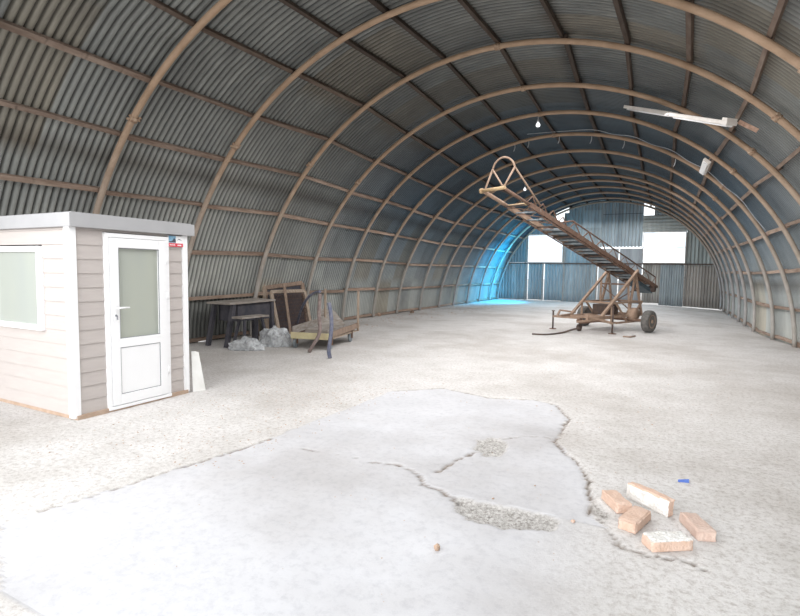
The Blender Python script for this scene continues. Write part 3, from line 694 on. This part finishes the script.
# lower chord + web below each rail
for w in (.3, -.3):
    mb = MB(); pts = [S2+.6+i*.42 for i in range(13)]
    for i in range(len(pts)-1):
        a, b = cv(pts[i], w, rail_h(pts[i])-.02), cv(pts[i+1], w, rail_h(pts[i+1])-.10)
        c_ = cv(pts[i], w, rail_h(pts[i])-.10)
        mb.bar(c_, b, .025, .025); mb.bar(a, b if i % 2 else c_, .018, .018)
    build_part(mb, 'side_lattice', M['rust'], con)
mb = MB(); s = S2+.1
vsb = []
build_part(MB().hexa([cv(S2+.05,-.26,rail_h(S2)+.03),cv(S2+.05,.26,rail_h(S2)+.03),cv(3.1,.26,rail_h(3.1)+.03),cv(3.1,-.26,rail_h(3.1)+.03),cv(S2+.05,-.26,rail_h(S2)+.045),cv(S2+.05,.26,rail_h(S2)+.045),cv(3.1,.26,rail_h(3.1)+.045),cv(3.1,-.26,rail_h(3.1)+.045)]), 'belt', M['belt'], con)
i = 0; s = S2+.15
while s < 4.9:
    m_ = MB().tube([cv(s, -.29, rail_h(s)-.07+.01*((i*7) % 3)), cv(s, .29, rail_h(s)-.07)], .032 if s < 3.2 else .018, 8)
    build_part(m_, 'idler_roller', M['slat'] if i % 3 else M['oil'], con); s += .235 if s < 3.2 else .42; i += 1
# head frame
mb = MB().tube([cv(S1,-.34,H1), cv(S1,.34,H1)], .04)
build_part(MB().tube([cv(S1-.85,-.3,rail_h(S1-.85)), cv(S1-.85,.3,rail_h(S1-.85))], .032), 'head_crossbar', M['straw'], con)
mb.lathe(cv(S1,-.37,H1), EW, [(0,.06),(.06,.06)], 12)
build_part(mb, 'head_frame', M['straw'], con)
# hood hoop over the head
hn = [cv(5.31,-.3,3.38), cv(5.05,-.3,3.92)]; hf = [cv(5.35,.3,3.42), cv(5.0,.3,3.90)]
hp = [hn[1]]
for k in range(1, 12):
    t = k/12.; a = hn[1].lerp(hf[1], t); hp.append(a+Vector((0,0,.24*math.sin(PI*t)**.6))+EL*(.0)); 
hp.append(hf[1])
build_part(MB().tube(bez(hp, 3), .022, 8), 'hood_hoop', M['rustlight'], con)
build_part(MB().tube(hn, .022).tube([hn[1], cv(5.33,.28,3.42)], .02).tube([hf[0], hf[1]], .022).tube([hf[1], cv(4.05,.3,3.14)], .020), 'hood_strut', M['rustlight'], con)
mb = MB()
for k in range(4):
    s = 4.55-k*.4; mb.bar(cv(s,-.3,rail_h(s)-.04), cv(s-.38,.3,rail_h(s-.38)-.04), .022, .022); mb.bar(cv(s,.3,rail_h(s)+.02), cv(s-.2,.3,rail_h(s-.2)+.22), .018, .018)
    mb.bar(cv(s-.2,.3,rail_h(s-.2)+.22), cv(s-.4,.3,rail_h(s-.4)), .018, .018)
build_part(mb, 'head_lattice', M['rust'], con)
# guard truss above near rail
ga, gb = (3.15, rail_h(3.15)+.16), (-1.70, rail_h(-1.70)+.24)
def gh(s): 
    if s > 2.75: return rail_h(s)+.10+.2*(3.15-s)/.4
    return rail_h(s)+.28
mb = MB().tube([cv(3.15,.3,gh(3.15)), cv(2.75,.3,gh(2.75)), cv(-1.68,.3,gh(-1.68))], .019, 6)
N_ = 15; a_ = 2.95; up = False
ss_ = [2.95-i*.31 for i in range(N_+1)]
for i in range(N_):
    z0 = gh(ss_[i]) if i % 2 else rail_h(ss_[i]); z1 = rail_h(ss_[i+1]) if i % 2 else gh(ss_[i+1])
    mb.bar(cv(ss_[i],.3,z0), cv(ss_[i+1],.3,z1), .022 if i < 6 else .014, .022 if i < 6 else .014)
mb.bar(cv(-1.68,.3,gh(-1.68)), cv(-1.70,.3,rail_h(-1.7)), .022, .022)
build_part(mb, 'guard_truss', M['rust'], con)
build_part(MB().lathe(cv(S2+.12,-.33,rail_h(S2)-.06), EW, [(0,.10),(.66,.10)], 16).bar(cv(S2-.05,-.33,rail_h(S2)-.0), cv(S2-.05,.33,rail_h(S2)-.0), .05, .08), 'tail_drum', M['oil'], con)
build_part(MB().hexa([cv(S2+.1,-.1,rail_h(S2)-.2),cv(S2+.1,.25,rail_h(S2)-.2),cv(S2+.9,.25,rail_h(S2+.9)-.22),cv(S2+.9,-.1,rail_h(S2+.9)-.22),cv(S2+.1,-.1,rail_h(S2)-.08),cv(S2+.1,.25,rail_h(S2)-.08),cv(S2+.9,.25,rail_h(S2+.9)-.1),cv(S2+.9,-.1,rail_h(S2+.9)-.1)]), 'drive_tray', M['belt'], con)
# legs and stays
for w in (.45, -.45):
    for (a, b) in (((-.26,1.62),(.08,.52)), ((.12,1.40),(.08,.52)), ((-.26,1.62),(-.62,.45))):
        build_part(MB().bar(cv(a[0],w*.9,a[1]), cv(b[0],w,b[1]), .055, .055), 'support_leg', M['rustlight'], con)
    build_part(MB().bar(cv(-.30,w,1.70), cv(1.50,w,.46), .07, .055).bar(cv(1.5,w,.46), cv(2.05,w*.9,.44), .05, .05), 'diagonal_stay', M['rustlight'], con)
mb = MB().bar(cv(.1,-.45,1.30), cv(.1,.45,1.30), .045, .045).bar(cv(-.26,-.45,1.6), cv(-.26,.45,1.62), .05, .05)
mb.bar(cv(.1,-.45,1.28), cv(.08,.45,.60), .025, .025).bar(cv(-.3,-.45,.62), cv(-.3,.45,1.2), .025, .025)
build_part(mb, 'cross_brace', M['rust'], con)
# chassis
mb = MB().tube([cv(0,-.98,.31), cv(0,.98,.31)], .04, 10)
build_part(mb, 'axle', M['rust'], con)
mb = MB()
for w in (.45, -.45):
    mb.bar(cv(-.65,w,.42), cv(2.15,w*.95,.42), .05, .055); mb.bar(cv(-.65,w,.80), cv(1.0,w,.80), .05, .05) ; mb.bar(cv(1.0,w,.80), cv(1.0,w,.25), .05, .05); mb.bar(cv(-.6,w,.8), cv(-.1,w,.3), .05, .05)
    mb.bar(cv(.75,w,.25), cv(-.65,w,.25), .045, .05); mb.bar(cv(.8,w,.8), cv(.2,w,.28), .045, .045)
for s in (-.65, .1, .95, 1.6): mb.bar(cv(s,-.45,.42), cv(s,.45,.42), .05, .06)
mb.bar(cv(-.65,-.45,.80), cv(-.65,.45,.80), .05, .05).bar(cv(.95,-.45,.80), cv(.95,.45,.80), .05, .05).bar(cv(.7,-.45,.25), cv(.7,.45,.25), .045, .05)
mb.bar(cv(.95,-.45,.42), cv(1.9,.0,.30), .05, .05).bar(cv(.95,.45,.42), cv(1.9,.0,.30), .05, .05).bar(cv(2.2,-.43,.42),cv(1.7,-.1,.38),.045,.045)
build_part(mb, 'chassis_frame', M['rustlight'], con)
build_part(MB().bar(cv(2.2,-.43,.42), cv(1.6,-.75,.55), .045, .045).bar(cv(1.6,-.75,.55), cv(1.3,-.45,.5), .045, .045), 'outrigger', M['rustlight'], con)
build_part(MB().hexa([cv(.2,-.25,.46),cv(.2,.2,.46),cv(.8,.2,.46),cv(.8,-.25,.46),cv(.2,-.25,.74),cv(.2,.2,.74),cv(.8,.2,.74),cv(.8,-.25,.74)]), 'motor_box', M['oil'], con, bevel=.02)
build_part(MB().lathe(cv(-.05,.38,.46), EW, [(0,.16),(.04,.19),(.2,.19),(.24,.15)], 18), 'gearbox', M['rustlight'], con)
for (s, w, zt) in ((1.25,.63,.74),(1.60,-.97,.52)):
    j = build_part(MB().tube([cv(s,w,.02), cv(s,w,zt)], .024, 8).bar(cv(s,w-.05,zt), cv(s,w+.05,zt), .02, .02), 'support_jack', M['oil'], con)
    build_part(MB().lathe(cv(s,w,.0), (0,0,1), [(0,.10),(.015,.10)], 12), 'foot_plate', M['rust'], j)
    if w > 0: build_part(MB().bar(cv(2.1,.40,.50), cv(s,w,.28), .05, .06), 'jack_arm', M['rustlight'], con)
    else: build_part(MB().bar(cv(1.55,-.43,.42), cv(s,w,.36), .05, .05), 'jack_arm', M['rustlight'], con)
for w in (-.98, .98):
    sgn = 1 if w > 0 else -1; c_ = cv(0, w, .305)
    prof = [(-.09,.17),(-.10,.20),(-.105,.25),(-.085,.29),(-.04,.305),(.04,.305),(.085,.29),(.105,.25),(.10,.20),(.09,.17)]
    wh = build_part(MB().lathe(c_, EW, prof, 32), 'wheel', M['tyre'], con); wh['label'] = 'worn rubber tyre on a rusty rim'
    rim = MB().lathe(c_+EW*.02*sgn, EW*sgn, [(0,.18),(.075,.185),(.08,.17),(.055,.155),(.045,.06),(.085,.05),(.085,.01)], 24)
    build_part(rim, 'rim', M['rustlight'], wh)
# jockey wheel assembly
jq = Vector((-2.075,14.696,0.000)); jq.z = 0
build_part(MB().tube([jq+Vector((0,0,.10))-EW*.03, jq+Vector((0,0,.10))+EW*.03], .10, 16), 'jockey_wheel', M['oil'], con)
build_part(MB().tube([jq+Vector((0,0,.1)), jq+Vector((.03,.05,.32)), cv(1.9,0,.34)], .03, 8).bar(jq+Vector((0,0,.22)), cv(.9,.1,.28), .04, .04), 'drawbar', M['rust'], con)
o = MB().tube(bez([(-1.950,13.968,0.160),(-2.192,14.079,0.080),(-2.356,13.847,0.025),(-2.526,13.396,0.020),(-2.726,13.136,0.020),(-2.991,13.078,0.020)]), .024, 8).build('rubber_hose', M['oil'], origin=(-2.393,14.066,0.000)); tag(o, 'black hose trailing over the floor from the conveyor drawbar', 'hose')
o = MB().tube([(-0.902,13.901,0.020), (-0.741,13.894,0.020), (-0.642,14.195,0.020)], .022, 6).build('wood_stick', M['wood'], origin=(-0.750,14.070,0.000)); tag(o, 'short dark stick on the floor left of the conveyor tyre', 'stick')

# ------------------------------------------------------------------ bricks and bits in the foreground
def brick(p0, p1, side, w, h, m, top, label, seed, z=0):
    a = Vector((p0[0],p0[1],z)); b = Vector((p1[0],p1[1],z)); d = (b-a).normalized(); n = Vector((-d.y, d.x, 0))*side
    L_ = (b-a).length; bm = bmesh.new(); bmesh.ops.create_cube(bm, size=1)
    bmesh.ops.subdivide_edges(bm, edges=bm.edges, cuts=9, use_grid_fill=True)
    loc = (a+b)/2+n*w/2; me = bpy.data.meshes.new('brick')
    for v in bm.verts:
        c = v.co; e = sum(1 for k in (c.x, c.y, c.z) if abs(abs(k)-.5) < .01)
        sh = .006 if e >= 2 else 0
        q = d*(c.x*(L_-sh*2))+n*(c.y*(w-sh*2))+Vector((0,0,(c.z+.5)*h-(sh if c.z > .4 else 0)))
        nn = noise.noise(q*22+Vector((seed,0,0)))*.004+noise.noise(q*70+Vector((seed,0,0)))*.0018
        if top and c.z > .4: nn += abs(noise.noise(q*30+Vector((0,seed,0))))*.010
        q += Vector((nn, nn, nn if c.z > -.4 else 0)); v.co = q
    bm.normal_update()
    for f_ in bm.faces:
        f_.material_index = 0; cn = f_.normal
        if top == 'top' and cn.z > .6: f_.material_index = 1
        if top == 'side' and cn.dot(-n) > .6 and f_.calc_center_median().z < h*.93: f_.material_index = 1
    bm.to_mesh(me); bm.free(); me.materials.append(m); me.materials.append(M['mortar'])
    o = bpy.data.objects.new('brick', me); C.objects.link(o); o.location = loc; tag(o, label, 'brick', 'loose bricks on the near floor'); return o
brick((-0.346,3.795,0.000), (-0.221,3.591,0.000), 1, .115, .065, M['brick'], None, 'pale orange brick lying flat at the left of the pile', 1)
brick((-0.185,3.886,0.000), (0.081,3.697,0.000), 1, .062, .115, M['brick'], 'side', 'brick standing on its long edge with a white mortared face', 2)
brick((-0.091,3.354,0.000), (-0.009,3.624,0.000), 1, .118, .065, M['brick'], None, 'orange brick end-on in the middle of the pile', 3)
brick((0.001,3.177,0.000), (0.217,3.321,0.000), 1, .115, .065, M['brick'], 'top', 'front brick with a white mortar crust on its top', 4)
brick((0.240,3.453,0.000), (0.141,3.693,0.000), -1, .115, .065, M['brickpale'], None, 'dusty pinkish brick lying apart at the right of the pile', 5)
for (p, r, m, n, lb, ct) in (((-1.095,2.603,0.000), .028, 'chunk', 'clay_chunk', 'small tan clay chunk alone on the slab left of the rubble pothole', 'chunk'), ((-0.459,3.333,0.000), .022, 'brick', 'brick_shard', 'small orange brick shard at the right end of the rubble pothole', 'shard'),
        ((-1.011,3.401,0.000), .013, 'chunk', 'clay_chip', 'tiny brown chip on the slab above the rubble pothole', 'chip'), ((-0.801,3.769,0.000), .011, 'chunk', 'stone_chip', 'tiny brown chip on the slab under the small pothole', 'chip')):
    mb = MB(); rock(mb, (p[0],p[1],0), r, 31, 1.0 if n == 'clay_chunk' else .55); o = mb.build(n, M[m], origin=p); tag(o, lb, ct)
q = Vector((0.153,4.395,0.000)); q2 = Vector((0.228,4.417,0.000))
o = MB().hexa([q, q2, q2+Vector((.0,.03,0)), q+Vector((0,.02,0)), q+Vector((0,0,.02)), q2+Vector((0,0,.03)), q2+Vector((0,.03,.02)), q+Vector((0,.02,.012))]).build('plastic_scrap', M['bluescrap'], origin=q); tag(o, 'small blue plastic scrap on the floor beyond the bricks', 'scrap')

# ------------------------------------------------------------------ lamps, wire, hooks under the vault
la, lb_ = Vector((-.86,11.5,4.97)), Vector((.80,9.7,4.00))
lt = thing('strip_light', 'long twin strip light fixture hung slantwise under the vault', 'light fixture', tuple((la+lb_)/2))
dv = (lb_-la).normalized(); sd = dv.cross(Vector((0,0,1))).normalized()
mid = (la+lb_)/2
build_part(MB().bar(la, mid-dv*.01, .20, .06), 'batten_body', M['lampwhite'], lt, bevel=.004)
build_part(MB().bar(mid+dv*.01-Vector((0,0,.012)), lb_-Vector((0,0,.012)), .21, .06), 'batten_body', M['lampwhite'], lt, bevel=.004)
for k in (-1, 1):
    build_part(MB().tube([la+sd*.045*k-Vector((0,0,.045))+dv*.05, mid+sd*.045*k-Vector((0,0,.045))-dv*.06], .017, 10), 'tube', M['st_white'], lt)
    build_part(MB().tube([mid+sd*.045*k-Vector((0,0,.057))+dv*.06, lb_+sd*.045*k-Vector((0,0,.057))-dv*.05], .017, 10), 'tube', M['st_white'], lt)
build_part(MB().bar(lb_-dv*.10+Vector((0,0,.04)), lb_+Vector((.0,.0,.04)), .2, .05), 'end_bracket', M['lampwhite'], lt)
c1 = Vector((.90,9.84,4.04)); c2 = Vector((1.16,9.84,3.87))
o = MB().bar(c1, c2, .07, .05).build('timber_strut', M['batten'], origin=c1); tag(o, 'short timber strut fixed at the right end of the strip light', 'strut')
attr(o.data, 'tone', [(1.9,1.55,1.4,1)]*len(o.data.vertices))
ha = arch(math.radians(50.5), 13.12, -.10); hb = arch(math.radians(50.5), 14.35, -.10)
lt2 = thing('bulkhead_light', 'short white box light fixed below a batten, right of the strip light', 'light fixture', tuple(ha))
build_part(MB().bar(ha, hb, .17, .06, (-.64,0,-.76)), 'lamp_housing', M['lampwhite'], lt2, bevel=.01)
build_part(MB().bar(ha+Vector((-.03,.05,-.035)), hb+Vector((-.03,-.05,-.035)), .12, .03, (-.64,0,-.76)), 'diffuser', M['st_white'], lt2, bevel=.01)
build_part(MB().bar(ha+Vector((.03,.2,.04)), ha+Vector((.10,.2,.13)), .03, .03), 'bracket', M['clamp'], lt2)
pts = []
for i, d in enumerate((96,79,69,59.5,50,40,31)):
    pts.append(arch(math.radians(d), 14.2, -.05)); 
    if d > 31:
        nd = (96,79,69,59.5,50,40,31)[i+1]; p = arch(math.radians((d+nd)/2), 14.2, -.05); pts.append(p+Vector((0,0,-.05)))
o = MB().tube(bez(pts, 5), .008, 5).build('electric_wire', M['wire'], origin=pts[0]); tag(o, 'thin pale electric wire sagging across under the vault', 'wire')
for (th, y, lb, n) in ((90.6, 13.1, 'white bulb hanging under the crown, nearest the camera, above the conveyor hoop', 0), (110, 19.6, 'small white bulb glowing far back left, behind the conveyor hoop', 1)):
    p = arch(math.radians(th), y, -.02)
    b = thing('pendant_bulb', lb, 'bulb', tuple(p), 'hanging bulbs'); q = p-Vector((0,0,.20))
    build_part(MB().lathe(q, (0,0,1), [(-.045,.02),(-.035,.045),(0,.055),(.03,.045),(.05,.028),(.08,.022)], 14), 'glass_globe', M['bulb'], b)
    build_part(MB().tube([q+Vector((0,0,.08)), p+Vector((0,0,.02))], .012, 6).tube([q+Vector((0,0,.07)), q+Vector((0,0,.13))], .028, 8), 'cord', M['wire'], b)
HK = (101, 97, 88.5, 80, 71.5, 58)
for i, d in enumerate(HK):
    p = arch(math.radians(d), 14.829, -.075)
    o = MB().tube(bez([p+Vector((0,0,.02)), p+Vector((.0,0,-.06)), p+Vector((-.02,0,-.13)), p+Vector((-.04,0,-.16))]), .011, 6).build('wire_hook', M['wire'], origin=p)
    tag(o, 'short wire hook hanging under the sixth rib, %s from the left' % ORD[i], 'hook', 'wire hooks under the sixth rib')

# ------------------------------------------------------------------ light and camera
w = bpy.data.worlds.new('overcast'); scn.world = w; w.use_nodes = True
bg = w.node_tree.nodes['Background']; bg.inputs[0].default_value = (.93,.97,1,1); bg.inputs[1].default_value = 1.5
def area(name, loc, target, sx, sy, power, col):
    l = bpy.data.lights.new(name, 'AREA'); l.shape = 'RECTANGLE'; l.size = sx; l.size_y = sy; l.energy = power; l.color = col
    o = bpy.data.objects.new(name, l); C.objects.link(o); o.location = loc
    o.rotation_euler = (Vector(target)-Vector(loc)).to_track_quat('-Z', 'Y').to_euler(); return o
area('doorway_daylight', (-4.2,-2.6,3.2), (-2.6,6,0.6), 4.5, 3.0, 60, (1,.98,.97))
def down(name, y, sy, power): area(name, (-3,y,4.7), (-3,y+.001,0), 5.5, sy, power, (.98,.99,1))
l_ = area('overhead_fill', (-2.2,12.5,4.5), (-2.2,12.5,0), 4.2, 17, 640, (1,.99,.985)); l_.rotation_euler = (0,0,0)  # unseen fill lamp under the crown, added to brighten the floor
l_ = area('overhead_fill', (-3.0,25.3,4.4), (-3.0,25.3,0), 5.0, 7, 230, (.95,.98,1)); l_.rotation_euler = (0,0,0)  # second added fill lamp, over the far bays
area('near_floor_fill', (-4.2,1.2,3.4), (-3.6,2.1,0), 2.0, 1.2, 42, (1,.99,.98))  # unseen lamp added to whiten the floor at the front left
sl = bpy.data.lights.new('low_overcast_sun', 'SUN'); sl.energy = 2.0; sl.angle = math.radians(38); sl.color = (1,.985,.97)
so = bpy.data.objects.new('low_overcast_sun', sl); C.objects.link(so); so.rotation_euler = Vector((.14,1,-.22)).to_track_quat('-Z','Y').to_euler()
l = bpy.data.lights.new('cyan_glow', 'POINT'); l.energy = 80; l.color = (.02,.58,1); l.shadow_soft_size = .35  # made-up unseen lamp, added for the blue cast around the left window
o = bpy.data.objects.new('cyan_glow', l); C.objects.link(o); o.location = (-6.7,27.0,3.0)
l = bpy.data.lights.new('cyan_beam', 'SPOT'); l.energy = 1500; l.color = (.0,.52,1); l.spot_size = math.radians(105); l.spot_blend = .7; l.shadow_soft_size = .3  # made-up unseen spot, added to tint the far left wall cyan
o = bpy.data.objects.new('cyan_beam', l); C.objects.link(o); o.location = (-5.6,27.3,2.6); o.rotation_euler = (Vector((-8.6,26.6,1.3))-o.location).to_track_quat('-Z','Y').to_euler()
cam = bpy.data.cameras.new('camera'); co = bpy.data.objects.new('camera', cam); C.objects.link(co); scn.camera = co
cam.sensor_width = 36; cam.sensor_fit = 'HORIZONTAL'; cam.lens = 508.8*36/800; cam.clip_start = .05; cam.clip_end = 300
yaw, pit, roll = .480903, .073979, .014991
fw = Vector((-math.sin(yaw)*math.cos(pit), math.cos(yaw)*math.cos(pit), -math.sin(pit)))
rt = Vector((math.cos(yaw), math.sin(yaw), 0)); up = rt.cross(fw)
c_, s_ = math.cos(roll), math.sin(roll); rt, up = rt*c_+up*s_, up*c_-rt*s_
co.matrix_world = Matrix(((rt.x,up.x,-fw.x,0),(rt.y,up.y,-fw.y,0),(rt.z,up.z,-fw.z,1.6),(0,0,0,1)))
scn.view_settings.view_transform = 'Standard'; scn.view_settings.look = 'None'; scn.view_settings.exposure = 0.25
scn.cycles.use_denoising = True
scn.cycles.max_bounces = 8; scn.cycles.diffuse_bounces = 5; scn.cycles.sample_clamp_indirect = 6
